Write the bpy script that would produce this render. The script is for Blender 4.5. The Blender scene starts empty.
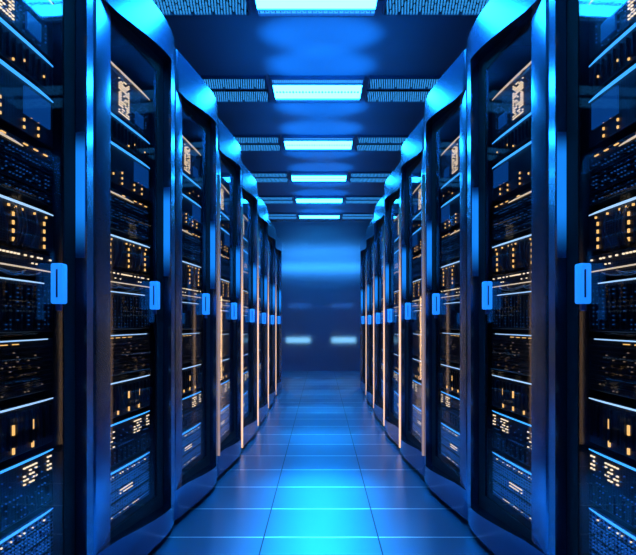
import bpy, bmesh, math, random
from mathutils import Vector, Matrix
R = math.radians
random.seed(7)
sc = bpy.context.scene
col = sc.collection
CEIL = 2.83

# ------------------------------------------------------------------ helpers
def link_mesh(name, bm, mat, parent=None, smooth=False, mats=None):
    bmesh.ops.recalc_face_normals(bm, faces=bm.faces[:])
    if smooth:
        for f in bm.faces: f.smooth = True
        for e in bm.edges:
            e.smooth = not (len(e.link_faces) == 2 and e.calc_face_angle(0) > R(32))
    me = bpy.data.meshes.new(name)
    bm.to_mesh(me); bm.free()
    for m in (mats or [mat]): me.materials.append(m)
    o = bpy.data.objects.new(name, me); col.objects.link(o)
    if parent: o.parent = parent
    return o

def empty(name, loc=(0, 0, 0), rz=0, label=None, cat=None, group=None):
    o = bpy.data.objects.new(name, None); col.objects.link(o)
    o.location = loc; o.rotation_euler = (0, 0, rz); o.empty_display_size = .1
    tag(o, label, cat, group)
    return o

def tag(o, label=None, cat=None, group=None, kind=None):
    if label: o['label'] = label
    if cat: o['category'] = cat
    if group: o['group'] = group
    if kind: o['kind'] = kind
    return o

def box(bm, x0, x1, y0, y1, z0, z1, mi=0):
    vs = [bm.verts.new((x, y, z)) for z in (z0, z1) for (x, y) in ((x0, y0), (x1, y0), (x1, y1), (x0, y1))]
    for idx in ((0,1,2,3), (4,5,6,7), (0,1,5,4), (1,2,6,5), (2,3,7,6), (3,0,4,7)):
        f = bm.faces.new([vs[i] for i in idx]); f.material_index = mi
    return vs

def bevbox(bm, x0, x1, y0, y1, z0, z1, b, seg=2):
    t = bmesh.new(); box(t, x0, x1, y0, y1, z0, z1)
    bmesh.ops.bevel(t, geom=t.edges[:], offset=b, segments=seg, affect='EDGES', profile=.5)
    me = bpy.data.meshes.new('tmp'); t.to_mesh(me); t.free(); bm.from_mesh(me); bpy.data.meshes.remove(me)

def prism(bm, pts, z0, z1):
    lo = [bm.verts.new((p[0], p[1], z0(p) if callable(z0) else z0)) for p in pts]
    hi = [bm.verts.new((p[0], p[1], z1(p) if callable(z1) else z1)) for p in pts]
    n = len(pts)
    bm.faces.new(lo); bm.faces.new(hi)
    for i in range(n):
        bm.faces.new([lo[i], lo[(i+1) % n], hi[(i+1) % n], hi[i]])

def tube(bm, pts, r, n=6):
    rings = []
    pts = [Vector(p) for p in pts]
    for i, p in enumerate(pts):
        d = (pts[min(i+1, len(pts)-1)] - pts[max(i-1, 0)]).normalized()
        a = d.orthogonal().normalized() if i == 0 else (rings_a - d * rings_a.dot(d)).normalized()
        rings_a = a; b = d.cross(a)
        rings.append([bm.verts.new(p + (a*math.cos(t)+b*math.sin(t))*r) for t in [2*math.pi*k/n for k in range(n)]])
    for A, B in zip(rings, rings[1:]):
        for k in range(n): bm.faces.new([A[k], A[(k+1) % n], B[(k+1) % n], B[k]])
    bm.faces.new(rings[0]); bm.faces.new(rings[-1])

# ------------------------------------------------------------------ materials
def mat(name, base=(0.5,)*3, rough=.5, metal=0., spec=.5, emit=None, es=0., coat=0.):
    m = bpy.data.materials.new(name); m.use_nodes = True
    b = m.node_tree.nodes['Principled BSDF']
    b.inputs['Base Color'].default_value = (*base, 1)
    b.inputs['Roughness'].default_value = rough
    b.inputs['Metallic'].default_value = metal
    b.inputs['Specular IOR Level'].default_value = spec
    b.inputs['Coat Weight'].default_value = coat
    if emit:
        b.inputs['Emission Color'].default_value = (*emit, 1)
        b.inputs['Emission Strength'].default_value = es
    return m
def nd(m, t): return m.node_tree.nodes.new(t)
def lk(m, a, b): m.node_tree.links.new(a, b)

M = {}
LAMP = (.013, .36, 1.0)
M['lamp'] = mat('ceiling_lamp_diffuser', (.1, .4, .6), .5, emit=LAMP, es=44)
M['lamp_dim'] = mat('lamp_perforated_band', (.05, .3, .6), .5, emit=(.04, .38, 1.), es=1.7)
M['frame'] = mat('cabinet_painted_steel', (.165, .26, .43), .21, 1.)
M['shell'] = mat('cabinet_body_black', (.012, .018, .03), .45, .3)
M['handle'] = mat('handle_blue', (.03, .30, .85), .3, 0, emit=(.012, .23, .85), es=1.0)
M['handle_dark'] = mat('handle_lock_dark', (.01, .06, .18), .3, 0)
M['black'] = mat('door_border_black', (.003, .004, .007), .7, 0, .2)
M['rail'] = mat('mounting_rail', (.02, .03, .045), .4, .8)
M['amber'] = mat('amber_led', (.3, .12, .02), .4, emit=(1., .47, .12), es=2.2)
M['pale'] = mat('pale_led', (.5, .4, .3), .4, emit=(1., .66, .34), es=2.2)
M['white_bar'] = mat('white_light_bar', (.5, .5, .5), .4, emit=(.55, .78, 1.), es=1.5)
M['warm_bar'] = mat('warm_light_bar', (.5, .4, .3), .4, emit=(1., .66, .36), es=1.3)
M['blue_bar'] = mat('blue_light_bar', (.1, .3, .5), .4, emit=(.06, .42, 1.), es=2.0)
M['dim_dots'] = mat('dim_blue_dots', (.02, .08, .15), .4, emit=(.03, .22, .7), es=.35)
M['mesh_dots'] = mat('bright_blue_dots', (.02, .08, .15), .4, emit=(.03, .25, .8), es=.75)
M['warm_dots'] = mat('faint_warm_dots', (.1, .08, .06), .4, emit=(.8, .5, .3), es=.35)
M['reflection'] = mat('painted_blue_reflection', (.0, .02, .05), .2, emit=(.01, .22, .9), es=.28)  # emissive patch painted in for a reflection on the door glass
M['cable'] = mat('dark_cable', (.03, .04, .06), .45)
M['fibre'] = mat('pale_cable', (.35, .3, .26), .35)
M['grille'] = mat('grille_metal', (.45, .6, .8), .3, 1.)
M['slat'] = mat('painted_glow_slats', (.3, .5, .7), .4, .5, emit=(.03, .30, .75), es=.8)  # emission painted on in place of lamp light caught by the metal
M['void'] = mat('grille_plenum', (.004, .006, .012), .8)
M['warm_fill_tube'] = mat('warm_fill_tube', (.8, .6, .4), .5, emit=(1., .56, .26), es=10)
M['lampbody'] = mat('lamp_body', (.05, .07, .1), .4, .8)
M['wallbar'] = mat('wall_lamp', (.4, .6, .7), .4, emit=(.3, .66, .85), es=1.5)

def edge_glow_mat(name, k):  # emissive strip standing in for warm light on cabinet edges, fading upward
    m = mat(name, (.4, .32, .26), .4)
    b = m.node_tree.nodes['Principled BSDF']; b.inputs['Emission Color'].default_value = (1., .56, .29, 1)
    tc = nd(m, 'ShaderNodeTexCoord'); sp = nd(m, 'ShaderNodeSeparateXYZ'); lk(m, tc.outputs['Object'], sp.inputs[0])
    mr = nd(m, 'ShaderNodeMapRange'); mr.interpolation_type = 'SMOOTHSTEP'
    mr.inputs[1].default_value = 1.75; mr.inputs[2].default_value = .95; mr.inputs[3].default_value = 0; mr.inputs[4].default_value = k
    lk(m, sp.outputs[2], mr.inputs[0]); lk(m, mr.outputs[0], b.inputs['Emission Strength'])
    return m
def jamb_glow_mat():  # emissive bar painted in for a soft blue reflection on the jamb
    m = mat('painted_jamb_reflection', (.02, .06, .15), .3)
    b = m.node_tree.nodes['Principled BSDF']; b.inputs['Emission Color'].default_value = (.008, .24, .92, 1)
    tc = nd(m, 'ShaderNodeTexCoord'); sp = nd(m, 'ShaderNodeSeparateXYZ'); lk(m, tc.outputs['Object'], sp.inputs[0])
    ra = nd(m, 'ShaderNodeValToRGB'); ra.color_ramp.interpolation = 'EASE'
    mr = nd(m, 'ShaderNodeMapRange'); mr.inputs[1].default_value = 1.13; mr.inputs[2].default_value = 1.52
    e = ra.color_ramp.elements; e[0].position = 0; e[0].color = (0, 0, 0, 1); e[1].position = 1; e[1].color = (0, 0, 0, 1)
    for p in (.4, .8): q = e.new(p); q.color = (1, 1, 1, 1)
    lk(m, sp.outputs[2], mr.inputs[0]); lk(m, mr.outputs[0], ra.inputs[0]); lk(m, ra.outputs[0], b.inputs['Emission Strength'])
    return m
M['jamb_glow'] = jamb_glow_mat()
M['edge_dim'] = edge_glow_mat('painted_edge_glow_dim', .3)
M['edge'] = edge_glow_mat('painted_edge_glow', 1.2)

# perforated front plates: tiny holes as a pattern of the plate itself
def mesh_plate(name, base, hole, metal=.6, rough=.4, scale=150.):
    m = mat(name, base, rough, metal)
    b = m.node_tree.nodes['Principled BSDF']
    tc = nd(m, 'ShaderNodeTexCoord'); mp = nd(m, 'ShaderNodeMapping')
    mp.inputs['Scale'].default_value = (scale*.55, 0, scale)
    vo = nd(m, 'ShaderNodeTexVoronoi'); vo.inputs['Scale'].default_value = 1; vo.inputs['Randomness'].default_value = .15
    ra = nd(m, 'ShaderNodeValToRGB'); ra.color_ramp.elements[0].position = .28; ra.color_ramp.elements[1].position = .42
    ra.color_ramp.elements[0].color = (*hole, 1); ra.color_ramp.elements[1].color = (*base, 1)
    lk(m, tc.outputs['Object'], mp.inputs['Vector']); lk(m, mp.outputs[0], vo.inputs['Vector'])
    lk(m, vo.outputs['Distance'], ra.inputs[0]); lk(m, ra.outputs[0], b.inputs['Base Color'])
    return m
M['plate'] = mesh_plate('perforated_black_plate', (.03, .04, .055), (.002, .002, .003))
M['bluemesh'] = mesh_plate('blue_mesh_plate', (.25, .38, .6), (.01, .015, .03), .5, .45, 90.)

# door glass: thin pane, see-through with a Fresnel mirror
def glass(name, tint, ior=1.5, rough=.015):
    m = bpy.data.materials.new(name); m.use_nodes = True
    nt = m.node_tree; nt.nodes.clear()
    out = nt.nodes.new('ShaderNodeOutputMaterial'); mx = nt.nodes.new('ShaderNodeMixShader')
    tr = nt.nodes.new('ShaderNodeBsdfTransparent'); gl = nt.nodes.new('ShaderNodeBsdfGlossy')
    lw = nt.nodes.new('ShaderNodeLayerWeight'); lw.inputs['Blend'].default_value = .5
    pw = nt.nodes.new('ShaderNodeMath'); pw.operation = 'POWER'; pw.inputs[1].default_value = 4
    fr = nt.nodes.new('ShaderNodeMath'); fr.operation = 'MULTIPLY_ADD'; fr.inputs[1].default_value = ior; fr.inputs[2].default_value = .02
    nt.links.new(lw.outputs['Facing'], pw.inputs[0]); nt.links.new(pw.outputs[0], fr.inputs[0])
    tr.inputs[0].default_value = (*tint, 1); gl.inputs['Roughness'].default_value = rough
    nt.links.new(fr.outputs[0], mx.inputs[0]); nt.links.new(tr.outputs[0], mx.inputs[1]); nt.links.new(gl.outputs[0], mx.inputs[2])
    nt.links.new(mx.outputs[0], out.inputs[0])
    return m
M['glass'] = glass('door_glass', (.72, .78, .86), .4, .03)
fg = mat('frosted_glass', (.55, .72, .9), .42)
fg.node_tree.nodes['Principled BSDF'].inputs['Transmission Weight'].default_value = 1.
fg.node_tree.nodes['Principled BSDF'].inputs['IOR'].default_value = 1.3
M['frosted'] = fg

# floor: glossy tiles 0.494 x 0.368, dark lengthwise joints, pale metal inlay across
def floor_mat():
    m = mat('floor_tiles', (.05, .10, .2), .3, .6, .8)
    b = m.node_tree.nodes['Principled BSDF']
    tc = nd(m, 'ShaderNodeTexCoord'); sp = nd(m, 'ShaderNodeSeparateXYZ'); lk(m, tc.outputs['Object'], sp.inputs[0])
    def mth(op, a, bb, c=None):
        n = nd(m, 'ShaderNodeMath'); n.operation = op
        for i, v in enumerate((a, bb, c)):
            if v is None: continue
            if isinstance(v, (int, float)): n.inputs[i].default_value = v
            else: lk(m, v, n.inputs[i])
        return n.outputs[0]
    def line(src, off, per, half):
        t = mth('DIVIDE', mth('ADD', src, off), per)
        fr = mth('ABSOLUTE', mth('SUBTRACT', mth('FRACT', t, 0), .5), 0)
        return mth('GREATER_THAN', fr, .5 - half/per)
    lx = line(sp.outputs[0], .247+50*.494, .494, .0028)
    ly = line(sp.outputs[1], -2.42+.368*50, .368, .006)
    def mix(fac, a, c):
        n = nd(m, 'ShaderNodeMix'); n.data_type = 'RGBA'; lk(m, fac, n.inputs[0])
        if isinstance(a, tuple): n.inputs[6].default_value = (*a, 1)
        else: lk(m, a, n.inputs[6])
        n.inputs[7].default_value = (*c, 1); return n.outputs[2]
    c = mix(ly, (.13, .23, .38), (1., 1., 1.)); c = mix(lx, c, (.004, .008, .02))
    lk(m, c, b.inputs['Base Color'])
    b.inputs['Roughness'].default_value = .3
    return m
M['floor'] = floor_mat()
M['ceiling'] = mat('ceiling_panels', (.14, .25, .40), .42, .25, .5)
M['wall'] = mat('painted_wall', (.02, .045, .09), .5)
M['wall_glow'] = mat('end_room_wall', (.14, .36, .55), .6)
M['trim'] = mat('ceiling_trim', (.16, .28, .45), .35, .8)

# ------------------------------------------------------------------ room shell
def struct(name, boxes, m):
    bm = bmesh.new()
    for b in boxes: box(bm, *b)
    return tag(link_mesh(name, bm, m), kind='structure')
Y0, Y1, YE, XW = -2.6, 10.6, 13.6, 2.3
struct('floor', [(-XW, XW, Y0, YE, -.1, 0)], M['floor'])
struct('ceiling', [(-XW, XW, Y0, YE, CEIL, CEIL+.1)], M['ceiling'])
struct('wall_left', [(-XW-.1, -XW, Y0, YE, -.1, CEIL+.1)], M['wall'])
struct('wall_right', [(XW, XW+.1, Y0, YE, -.1, CEIL+.1)], M['wall'])
struct('wall_front', [(-XW-.1, XW+.1, Y0-.1, Y0, -.1, CEIL+.1)], M['wall'])
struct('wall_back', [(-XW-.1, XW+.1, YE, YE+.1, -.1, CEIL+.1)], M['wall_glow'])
# frosted partition closing the aisle
part = struct('window_1', [(-XW, XW, Y1, Y1+.012, 0.0, CEIL)], M['frosted'])

# ------------------------------------------------------------------ ceiling strips
ORD = ['first', 'second', 'third', 'fourth', 'fifth', 'sixth', 'seventh', 'eighth', 'ninth', 'tenth']
def make_lamp():
    t = empty('ceiling_light', label='x', cat='ceiling light', group='ceiling lights down the aisle')
    W = .365; z = CEIL
    bm = bmesh.new()
    for a in ((-W, W, -.235, -.222), (-W, W, -.135, -.125), (-W, W, .155, .165), (-W, W, .225, .235),
              (-W, -W+.012, -.222, .225), (W-.012, W, -.222, .225)):
        box(bm, a[0], a[1], a[2], a[3], -.03, 0)
    link_mesh('frame', bm, M['trim'], t)
    bm = bmesh.new(); box(bm, -W+.012, W-.012, -.125, .155, -.022, -.004)
    d = link_mesh('diffuser', bm, M['lamp'], t)
    bm = bmesh.new()
    n = 26
    for k in range(n):
        x = -W+.035 + (2*W-.07)*k/(n-1)
        h = .022 + .012*((k*7) % 3)/2
        box(bm, x-.007, x+.006, .02-h/2, .02+h/2, -.026, -.022)
    link_mesh('diffuser_slots', bm, M['grille'], d)
    for nm, y0, y1 in (('near', -.222, -.135), ('far', .165, .225)):
        bm = bmesh.new(); box(bm, -W+.012, W-.012, y0, y1, -.012, -.004)
        b = link_mesh('light_band', bm, M['lamp_dim'], t)
        bm = bmesh.new()
        for k in range(44):
            x = -W+.02 + (2*W-.04)*k/43
            ya = y0+.012+.01*((k*5) % 3); yb = y1-.012-.01*((k*3) % 2)
            box(bm, x-.0045, x+.0045, ya, yb, -.018, -.012)
        link_mesh('slats', bm, M['grille'], b)
    return t
def make_vent(s):
    t = empty('air_grille', label='x', cat='air vent', group='ceiling air grilles beside the lights')
    L = 1.02
    def bx(bm, x0, x1, *r):
        a, b = sorted((s*x0, s*x1)); box(bm, a, b, *r)
    bm = bmesh.new()
    for a in ((0, L, -.235, -.227), (0, L, -.045, -.036), (0, L, -.002, .008), (0, L, .222, .23),
              (0, .01, -.227, -.045), (0, .01, .008, .222), (L-.01, L, -.227, .222)):
        bx(bm, *a, -.026, 0)
    link_mesh('frame', bm, M['trim'], t)
    bm = bmesh.new(); bx(bm, .01, L-.01, -.226, .221, -.006, -.001)
    link_mesh('backing', bm, M['void'], t)
    for (y0, y1, sk) in ((-.225, -.047, .022), (.01, .22, .03)):
        bm = bmesh.new(); n = 56
        for k in range(n):
            x = .02 + (L-.04)*k/(n-1)
            cuts = 7
            for q in range(cuts):
                if (k*3+q*5) % 7 == 0: continue
                a = y0 + (y1-y0)*(q+.12)/cuts; b = y0 + (y1-y0)*(q+.88)/cuts
                dx = sk*(q/cuts-.5)
                zt = -.024
                bx(bm, x+dx-.0035, x+dx+.0035, a, b, zt, -.008)
        link_mesh('slats', bm, M['slat'], t)
    return t
def copy_tree(o, parent=None):
    c = o.copy(); col.objects.link(c)
    if parent: c.parent = parent
    for ch in list(o.children): copy_tree(ch, c)
    return c
STRIPS = [.5, 1.85, 3.2, 4.55, 5.92, 7.3, 8.65, 9.98]
VIS = {3.2: 'nearest', 4.55: 'second', 5.92: 'third', 7.3: 'fourth', 8.65: 'fifth', 9.98: 'sixth'}
lamp0 = make_lamp(); vl0 = make_vent(-1); vr0 = make_vent(1)
for i, y in enumerate(STRIPS):
    first = i == 0
    lp = lamp0 if first else copy_tree(lamp0)
    va = vl0 if first else copy_tree(vl0); vb = vr0 if first else copy_tree(vr0)
    lp.location = (-.028, y, CEIL); va.location = (-.43, y, CEIL); vb.location = (.375, y, CEIL)
    w = VIS.get(y)
    if w:
        lp['label'] = 'glowing cyan recessed ceiling light, %s down the aisle' % w
        va['label'] = 'slatted ceiling air grille to the left of the %s ceiling light' % w
        vb['label'] = 'slatted ceiling air grille to the right of the %s ceiling light' % w
    else:
        k = 'just' if y > 1 else 'far'
        lp['label'] = 'glowing cyan ceiling light %s overhead, outside the photo' % k
        va['label'] = 'slatted air grille left of the light %s overhead, outside the photo' % k
        vb['label'] = 'slatted air grille right of the light %s overhead, outside the photo' % k

# ------------------------------------------------------------------ cabinets
W0 = .72; BOW = .062
def bow(u):
    q = max(0., u/W0)
    return BOW*q*(1-q**3.5)
def curve(u0, u1, n): return [(u0+(u1-u0)*i/n, bow(u0+(u1-u0)*i/n)) for i in range(n+1)]
G, RF = .005, .016
def nearfil(): return [(G+RF-RF*math.cos(R(a)), -RF+RF*math.sin(R(a))) for a in range(0, 90, 15)]
def farfil(): return [(W0-G-RF+RF*math.sin(R(a)), bow(W0-G-RF)-RF+RF*math.cos(R(a))) for a in range(15, 91, 15)]

def make_cabinet(s):
    # local x = along the row away from the camera, s*y = towards the aisle
    t = empty('server_cabinet', label='x', cat='server cabinet')
    S = lambda pts: [(p[0], s*p[1]) for p in pts]
    def bx(bm, u0, u1, v0, v1, z0, z1):
        a, b = sorted((s*v0, s*v1)); box(bm, u0, u1, a, b, z0, z1)
    bm = bmesh.new()
    full = nearfil()+curve(G+RF, W0-G-RF, 22)+farfil()+[(W0-G, -.03), (.64, -.03), (.143, -.03), (G, -.03)]
    tp = lambda u: min(1., max(0., (u-.143)/.497))
    prism(bm, S(full), lambda p: 2.015+.06*tp(p[0]), 2.2); prism(bm, S(full), .03, lambda p: .165-.045*tp(p[0]))
    prism(bm, S(nearfil()+[(G+RF, 0.), (.143, -.013), (.143, -.03), (G, -.03)]), .165, 2.015)
    prism(bm, S([(.64, .016), (W0-G-RF, .008)]+[(p[0], p[1]+.008-bow(W0-G-RF)) for p in farfil()]+[(W0-G, -.03), (.64, -.03)]), .12, 2.075)
    link_mesh('front_frame', bm, M['frame'], t, smooth=True)
    bm = bmesh.new()
    D = -.80
    bx(bm, .030, .040, D, -.031, .05, 2.18); bx(bm, .665, .675, D, -.031, .05, 2.18)
    bx(bm, .04, .665, D, -.031, 2.165, 2.18); bx(bm, .04, .665, D, -.031, .05, .07)
    bx(bm, .04, .665, D, D+.01, .07, 2.165)
    link_mesh('cabinet_body', bm, M['shell'], t)
    bm = bmesh.new(); bx(bm, .04, .665, -.75, -.06, 0, .05)
    link_mesh('base', bm, M['black'], t)
    for u in (.045, .615):
        bm = bmesh.new(); bx(bm, u, u+.018, -.09, -.052, .07, 2.165)
        link_mesh('mounting_rail', bm, M['rail'], t)
    bm = bmesh.new(); bx(bm, .6365, .6398, -.018, .010, 1.13, 1.52)
    link_mesh('jamb_glow_strip', bm, M['jamb_glow'], t)
    # door
    door = bmesh.new(); bx(door, .144, .639, -.026, -.022, .118, 2.08)
    gd = link_mesh('glass_door', door, M['glass'], t)
    bm = bmesh.new()
    bx(bm, .57, .6385, -.028, -.020, .118, 2.08)
    bx(bm, .1445, .155, -.028, -.020, .118, 2.08)
    bx(bm, .155, .57, -.028, -.020, .118, .19); bx(bm, .155, .57, -.028, -.020, 2.0, 2.08)
    link_mesh('door_border', bm, M['black'], gd)
    bm = bmesh.new(); a, b = sorted((s*-.022, s*.013))
    bevbox(bm, .492, .528, a, b, .982, 1.098, .006)
    link_mesh('door_handle', bm, M['handle'], gd, smooth=True)
    bm = bmesh.new(); a, b = sorted((s*-.012, s*.002))
    bevbox(bm, .503, .517, a, b, .962, .983, .002)
    a, b = sorted((s*-.004, s*.001)); box(bm, .4905, .493, a, b, 1.0, 1.08)
    link_mesh('door_lock', bm, M['handle_dark'], gd)
    return t

# ------------------------------------------------------------------ rack units (fronts at v=-.09)
U0, U1, VF = .07, .555, -.046
def make_unit(s, name, cat, z0, z1, plate, lights=None, lmat=None, bar=None, barmat=None, extra=None):
    t = empty(name, label='x', cat=cat)
    def bx(bm, u0, u1, v0, v1, za, zb):
        a, b = sorted((s*v0, s*v1)); box(bm, u0, u1, a, b, za, zb)
    bm = bmesh.new(); bx(bm, U0+.01, U1-.01, -.62, VF-.01, z0+.004, z1-.004)
    link_mesh('chassis', bm, M['shell'], t)
    bm = bmesh.new(); a, b = sorted((s*(VF-.01), s*VF)); bevbox(bm, U0, U1, a, b, z0+.002, z1-.002, .002, 1)
    fp = link_mesh('faceplate', bm, M[plate], t)
    if lights:
        bm = bmesh.new()
        for (u, z, w, h) in lights: bx(bm, u, u+w*.85, VF, VF+.004, z, z+h*.75)
        link_mesh('port_lights', bm, M[lmat], t)
    if bar:
        (ua, ub, z, h, prot) = bar
        bm = bmesh.new(); n = 10
        top = []
        for i in range(n+1):
            u = ua+(ub-ua)*i/n
            top.append((u, VF+prot*(1-.9*(2*i/n-1)**4)))
        pts = [(p[0], s*p[1]) for p in top] + [(ub, s*VF), (ua, s*VF)]
        prism(bm, pts, z, z+h)
        link_mesh('light_bar', bm, M[barmat], t)
    if extra: extra(t, s, bx)
    return t
def leds(seed, specs):
    rnd = random.Random(seed); out = []
    for kind, u, z, du, dz, nu, nz, w, h, p in specs:
        for i in range(nu):
            for j in range(nz):
                if rnd.random() < p: out.append((u+i*du, z+j*dz, w, h))
    return out
def ex_cables(z0, z1, n, mname, seed, cname='patch_cables'):
    def f(t, s, bx):
        rnd = random.Random(seed); bm = bmesh.new()
        for k in range(n):
            u = .12+.42*rnd.random(); u2 = u+rnd.uniform(-.05, .05); d = rnd.uniform(.006, .017)
            pts = []
            for i in range(9):
                q = i/8
                pts.append((u+(u2-u)*q, s*(VF+d*math.sin(math.pi*q)), z1+(z0-z1)*q))
            tube(bm, pts, .0022, 5)
        link_mesh(cname, bm, M[mname], t, smooth=True)
    return f
def ex_arc(z, n, mname, seed, sag=.03):
    def f(t, s, bx):
        rnd = random.Random(seed); bm = bmesh.new()
        for k in range(n):
            u = rnd.uniform(.10, .3); u2 = u+rnd.uniform(.12, .25); sg = sag*rnd.uniform(.5, 1.2)
            pts = [(u+(u2-u)*i/10, s*(VF+.014*math.sin(math.pi*i/10)), z-sg*math.sin(math.pi*i/10)) for i in range(11)]
            tube(bm, pts, .0018, 5)
        link_mesh('patch_cables', bm, M[mname], t, smooth=True)
    return f
def ex_both(*fs):
    def f(t, s, bx):
        for g in fs: g(t, s, bx)
    return f
def ex_reflection(u0, u1, z0, z1):
    def f(t, s, bx):
        bm = bmesh.new(); bx(bm, u0, u1, VF, VF+.006, z0, z1)
        link_mesh('reflection', bm, M['reflection'], t)
    return f
def ex_lights2(specs, mname, seed, nm='indicator_lights'):
    def f(t, s, bx):
        bm = bmesh.new()
        for (u, z, w, h) in leds(seed, specs): bx(bm, u, u+w, VF, VF+.004, z, z+h)
        link_mesh(nm, bm, M[mname], t)
    return f
def ex_dots(z0, z1, nu, nz, mname, seed, p=.8, ua=.1, ub=.54):  # glowing dots painted in for light on the perforated plates
    return ex_lights2([('g', ua, z0, (ub-ua)/nu, (z1-z0)/nz, nu, nz, .0035, .0028, p)], mname, seed, 'mesh_glow_dots')
def ex_ribs(z0, z1, n):
    def f(t, s, bx):
        bm = bmesh.new()
        for k in range(n):
            z = z0+(z1-z0)*k/(n-1); bx(bm, U0+.015, U1-.015, VF, VF+.006, z-.0015, z+.0015)
        link_mesh('vent_ribs', bm, M['rail'], t)
    return f
def ex_bars(n, z0, z1):  # upright bars of the drive bays
    def f(t, s, bx):
        bm = bmesh.new()
        for k in range(n):
            u = U0+.02+(U1-U0-.04)*k/(n-1); bx(bm, u-.002, u+.002, VF, VF+.008, z0, z1)
        link_mesh('drive_bay_bars', bm, M['rail'], t)
    return f

def units(s):
    L = []
    a = lambda *k, **q: L.append(make_unit(s, *k, **q))
    # bottom to top
    a('storage_server', 'server', .20, .385, 'bluemesh', bar=(U0, U1, .378, .003, .008), barmat='blue_bar',
      lights=leds(1, [('g', .12, .36, .02, .01, 20, 1, .006, .005, .6), ('g', .28, .285, .014, .012, 8, 2, .008, .004, .8), ('g', .1, .215, .016, .01, 22, 1, .007, .003, .7)]), lmat='pale', extra=ex_both(ex_ribs(.225, .35, 4), ex_dots(.215, .37, 30, 16, 'mesh_dots', 31, .85)))
    a('network_switch', 'network switch', .40, .56, 'plate', bar=(U0, U1, .553, .003, .009), barmat='blue_bar',
      lights=leds(2, [('g', .12, .47, .015, .011, 8, 6, .011, .005, .75), ('g', .40, .49, .014, .011, 5, 5, .010, .005, .8), ('g', .52, .50, .014, .012, 2, 4, .008, .006, .8)]), lmat='pale', extra=ex_both(ex_bars(12, .41, .46), ex_dots(.41, .54, 26, 7, 'dim_dots', 32, .5)))
    a('blade_server', 'server', .575, .71, 'plate', bar=(U0, U1, .704, .003, .009), barmat='white_bar',
      lights=leds(3, [('g', .12, .66, .011, .01, 6, 4, .007, .004, .6), ('g', .26, .635, .09, .0, 3, 1, .009, .035, 1), ('g', .26, .585, .09, .0, 3, 1, .009, .022, 1), ('g', .1, .585, .02, 0, 5, 1, .012, .006, .7)]), lmat='amber', extra=ex_bars(14, .60, .69))
    a('rack_server', 'server', .73, .885, 'plate', bar=(U0, U1-.03, .879, .003, .008), barmat='white_bar',
      lights=leds(4, [('g', .1, .87, .05, .0, 9, 1, .03, .003, .7)]), lmat='amber', extra=ex_both(ex_ribs(.75, .86, 9), ex_dots(.74, .86, 26, 10, 'warm_dots', 33, .12)))
    a('perforated_server', 'server', .90, 1.045, 'plate', bar=(U0+.03, U1-.05, 1.039, .003, .008), barmat='white_bar', extra=ex_both(ex_bars(18, .91, 1.03), ex_dots(.91, 1.03, 26, 10, 'dim_dots', 34, .6)))
    a('patch_panel', 'patch panel', 1.06, 1.125, 'plate', lights=leds(6, [('g', .1, 1.108, .016, .01, 28, 1, .009, .006, .75), ('g', .12, 1.09, .02, .01, 18, 1, .006, .005, .5)]), lmat='pale', bar=(U0, U1, 1.075, .003, .008), barmat='warm_bar', extra=ex_arc(1.07, 4, 'fibre', 6, .018))
    a('cable_switch', 'network switch', 1.135, 1.25, 'plate', lights=leds(7, [('g', .2, 1.14, .15, .022, 3, 4, .007, .014, .8)]), lmat='amber', bar=(U0, U1, 1.243, .003, .011), barmat='white_bar', extra=ex_both(ex_cables(1.13, 1.235, 16, 'cable', 7), ex_lights2([('g', .12, 1.228, .03, 0, 14, 1, .006, .006, .5)], 'amber', 17)))
    a('slim_server', 'server', 1.27, 1.42, 'plate', lights=leds(8, [('g', .3, 1.408, .05, .0, 5, 1, .022, .004, .8)]), lmat='amber', bar=(U0, .40, 1.40, .003, .008), barmat='warm_bar', extra=ex_both(ex_ribs(1.29, 1.39, 8), ex_dots(1.28, 1.395, 28, 10, 'dim_dots', 35, .55)))
    a('blue_patch_unit', 'monitor unit', 1.44, 1.585, 'plate', lights=leds(9, [('g', .12, 1.45, .035, .02, 11, 3, .006, .010, .35)]), lmat='amber', bar=(U0, U1, 1.578, .003, .011), barmat='blue_bar', extra=ex_reflection(.40, .53, 1.49, 1.565))
    a('dotted_server', 'server', 1.60, 1.69, 'plate', lights=leds(10, [('g', .3, 1.61, .05, .02, 5, 3, .006, .008, .3)]), lmat='amber', bar=(U0, U1, 1.683, .003, .009), barmat='blue_bar', extra=ex_bars(16, 1.61, 1.67))
    a('fibre_distribution_unit', 'fibre unit', 1.70, 1.875, 'plate', lights=leds(11, [('g', .27, 1.715, .013, .009, 7, 15, .009, .004, .7)]), lmat='pale', bar=(U0, U1, 1.868, .003, .008), barmat='warm_bar', extra=ex_both(ex_dots(1.71, 1.85, 28, 12, 'dim_dots', 36, .4), ex_arc(1.87, 5, 'fibre', 11, .03), ex_reflection(.41, .48, 1.72, 1.77)))
    return L
ULAB = ['blue-lit mesh storage server at the bottom', 'switch with blocks of pale port lights', 'blade server with amber dashes under a white bar',
        'dark ribbed server below the handle height', 'dark server just below the patch panel', 'thin patch panel with a row of amber ports',
        'switch with hanging dark cables at mid height', 'ribbed server with a short amber line', 'unit with small painted blue screen',
        'slim server with blue bar near the top', 'topmost unit with amber dot block']
SEAM_L = [(.7700, 1.10), (.7400, 1.82), (.662, 2.53), (.602, 3.25), (.573, 4.0), (.556, 4.85), (.562, 5.85), (.567, 6.9), (.568, 7.95)]
HEIGHT = [1, 1, .988, .965, .945, .93, .92, .92]
NTH = ['nearest', 'second', 'third', 'fourth', 'fifth', 'sixth', 'seventh', 'farthest']
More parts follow.
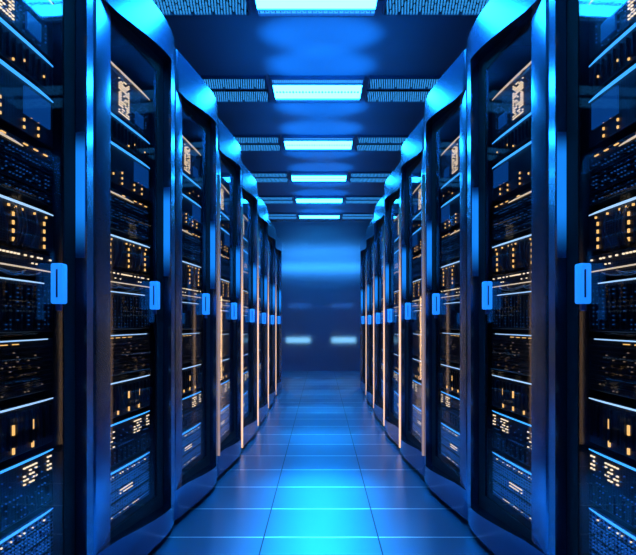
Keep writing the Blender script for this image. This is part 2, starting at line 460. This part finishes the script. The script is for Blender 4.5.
for s, side in ((-1, 'left'), (1, 'right')):
    cab0 = make_cabinet(s); un0 = units(s)
    for i in range(8):
        (xa, ya), (xb, yb) = SEAM_L[i], SEAM_L[i+1]
        xa *= s; xb *= s
        L = math.hypot(xb-xa, yb-ya); ang = math.atan2(yb-ya, xb-xa)
        cab = cab0 if i == 0 else copy_tree(cab0)
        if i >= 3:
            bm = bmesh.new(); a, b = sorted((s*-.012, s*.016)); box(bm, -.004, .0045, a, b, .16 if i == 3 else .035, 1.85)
            link_mesh('edge_glow_strip', bm, M['edge_dim' if i == 3 else 'edge'], cab)
        us = un0 if i == 0 else [copy_tree(u) for u in un0]
        for k, o in enumerate([cab]+us):
            o.location = (xa, ya, 0); o.rotation_euler = (0, 0, ang); o.scale = (L/W0, 1, HEIGHT[i])
            if k == 0:
                o['label'] = 'glossy blue server cabinet with bowed glass door, %s in the %s row' % (NTH[i], side)
                o['group'] = 'server cabinets in the %s row' % side
            else:
                o['label'] = '%s, %s cabinet on the %s' % (ULAB[k-1], NTH[i], side)
                o['group'] = 'rack units in the %s cabinet of the %s row' % (NTH[i], side)

# added area lights under the ceiling, brightening the middle of the floor
BEAM = {1.2: 8, 1.55: 7, 1.9: 8, 2.2: 8, 2.55: 8, 2.9: 7, 3.2: 7.5, 4.55: 4.5, 5.92: 3, 7.3: 2, 8.65: 2}
for y, p in BEAM.items():
    ld = bpy.data.lights.new('added_floor_beam', 'AREA'); ld.shape = 'RECTANGLE'; ld.size = .3; ld.size_y = .3
    ld.energy = p; ld.color = (.02, .42, 1.); ld.spread = R(17 if y < 4 else 20)
    lo = bpy.data.objects.new('added_floor_beam', ld); col.objects.link(lo); lo.location = (0, y, CEIL-.032)
# added unseen spots above cabinet height, brightening the middle of the ceiling
for y in (2.4, 3.05, 3.7, 4.15, 4.95, 5.5, 6.3, 6.9, 7.65, 8.25, 9.0, 9.6):
    for s in (-1, 1):
        ld = bpy.data.lights.new('added_ceiling_spot', 'SPOT'); ld.energy = 105 if y < 6 else 80; ld.color = (.01, .3, 1.); ld.shadow_soft_size = .02
        ld.spot_size = R(41); ld.spot_blend = 1
        lo = bpy.data.objects.new('added_ceiling_spot', ld); col.objects.link(lo); lo.location = (s*.85, y, 2.26)
        lo.rotation_euler = Vector((-s*.82, 0, CEIL-2.26)).to_track_quat('-Z', 'Y').to_euler()
# added blue panels behind the camera, meant to reflect in the door jambs
M['wallblue'] = mat('blue_fill_panel', (.1, .3, .5), .4, emit=(.01, .2, 1.), es=1.3)
for s, side in ((-1, 'left'), (1, 'right')):
    t = empty('added_wall_panel', (s*1.42, Y0, 2.15), 0, 'added blue fill panel beside the open end of the %s row, outside the photo' % side, 'wall light', 'added blue fill panels outside the photo')
    bm = bmesh.new(); box(bm, -.84, .84, 0, .03, -.44, .44); link_mesh('housing', bm, M['lampbody'], t)
    bm = bmesh.new(); box(bm, -.82, .82, .03, .045, -.42, .42); link_mesh('diffuser', bm, M['wallblue'], t)

# ------------------------------------------------------------------ added warm fill lamps, hidden past the last cabinets
for s, side in ((-1, 'left'), (1, 'right')):
    t = empty('added_warm_lamp', (s*.74, 8.6, 0), 0, 'added warm fill lamp hidden behind the last %s cabinet' % side, 'lamp', 'added fill lamps at the aisle end')
    bm = bmesh.new(); bmesh.ops.create_cone(bm, cap_ends=True, segments=24, radius1=.06, radius2=.055, depth=.03, matrix=Matrix.Translation((0, 0, .015)))
    link_mesh('base', bm, M['lampbody'], t)
    bm = bmesh.new(); bmesh.ops.create_cone(bm, cap_ends=True, segments=16, radius1=.03, radius2=.03, depth=1.3, matrix=Matrix.Translation((0, 0, .68)))
    link_mesh('tube', bm, M['warm_fill_tube'], t, smooth=True)
    bm = bmesh.new(); bmesh.ops.create_cone(bm, cap_ends=True, segments=16, radius1=.034, radius2=.03, depth=.04, matrix=Matrix.Translation((0, 0, 1.35)))
    link_mesh('cap', bm, M['lampbody'], t)

# ------------------------------------------------------------------ lamps in the room behind the frosted glass
def bar_lamp(x0, x1, z, h, m, label, y=11.0):
    t = empty('bar_lamp', ((x0+x1)/2, y, z), 0, label, 'lamp', 'bar lamps behind the frosted glass')
    w = (x1-x0)/2
    bm = bmesh.new(); bevbox(bm, -w-.01, w+.01, .02, .06, -h/2-.01, h/2+.01, .006)
    link_mesh('housing', bm, M['lampbody'], t)
    bm = bmesh.new(); bevbox(bm, -w, w, 0, .02, -h/2, h/2, .006)
    link_mesh('tube', bm, m, t)
    bm = bmesh.new(); box(bm, -.01, .01, .03, .05, -z, -h/2-.01)
    link_mesh('post', bm, M['lampbody'], t)
M['wallbar2'] = mat('wall_lamp_dim', (.1, .3, .5), .4, emit=(.04, .3, 1.), es=.35)
bar_lamp(-.68, -.21, .575, .10, M['wallbar'], 'lower pale bar lamp behind the frosted glass, on the left')
bar_lamp(.21, .68, .575, .10, M['wallbar'], 'lower pale bar lamp behind the frosted glass, on the right')
bar_lamp(-.64, -.2, 1.25, .07, M['wallbar2'], 'upper dim blue bar lamp behind the frosted glass, on the left', 11.05)
bar_lamp(.2, .64, 1.25, .07, M['wallbar2'], 'upper dim blue bar lamp behind the frosted glass, on the right', 11.05)
M['lamp_far'] = mat('far_lamp', (.1, .4, .6), .5, emit=(.04, .33, .9), es=3.2)
for (yy, zz, hw, lab) in ((12.1, 2.05, .9, 'hanging blurred blue light panel behind the frosted glass, the lower one'), (13.0, 2.5, .95, 'hanging blurred blue light panel behind the frosted glass, the upper one')):
    t = empty('hanging_light', (0, yy, zz), 0, lab, 'ceiling light', 'hanging lights behind the frosted glass')
    bm = bmesh.new(); box(bm, -hw-.02, hw+.02, -.2, .2, 0, .12); link_mesh('housing', bm, M['lampbody'], t)
    bm = bmesh.new(); box(bm, -hw, hw, -.215, -.2, .0, .12); box(bm, -hw, hw, -.2, .2, -.01, 0); link_mesh('diffuser', bm, M['lamp_far'], t)
    for sx in (-1, 1):
        bm = bmesh.new(); box(bm, sx*hw*.8-.006, sx*hw*.8+.006, -.006, .006, .12, CEIL-zz); link_mesh('rod', bm, M['lampbody'], t)

# ------------------------------------------------------------------ world, camera
w = bpy.data.worlds.new('world'); sc.world = w; w.use_nodes = True
w.node_tree.nodes['Background'].inputs[0].default_value = (0, 0, 0, 1)
cam = bpy.data.cameras.new('camera'); co = bpy.data.objects.new('camera', cam); col.objects.link(co)
co.location = (0, 0, .93); co.rotation_euler = (R(90), 0, 0)
cam.sensor_width = 36; cam.lens = 36*560/636
cam.shift_x = -3/636; cam.shift_y = 44.5/636
cam.clip_start = .01
sc.camera = co
sc.view_settings.view_transform = 'Standard'; sc.view_settings.look = 'None'
sc.view_settings.gamma = 1; sc.view_settings.exposure = 0; sc.view_settings.use_curve_mapping = False
sc.cycles.use_denoising = True
sc.cycles.max_bounces = 10; sc.cycles.transparent_max_bounces = 16
sc.cycles.sample_clamp_indirect = 6
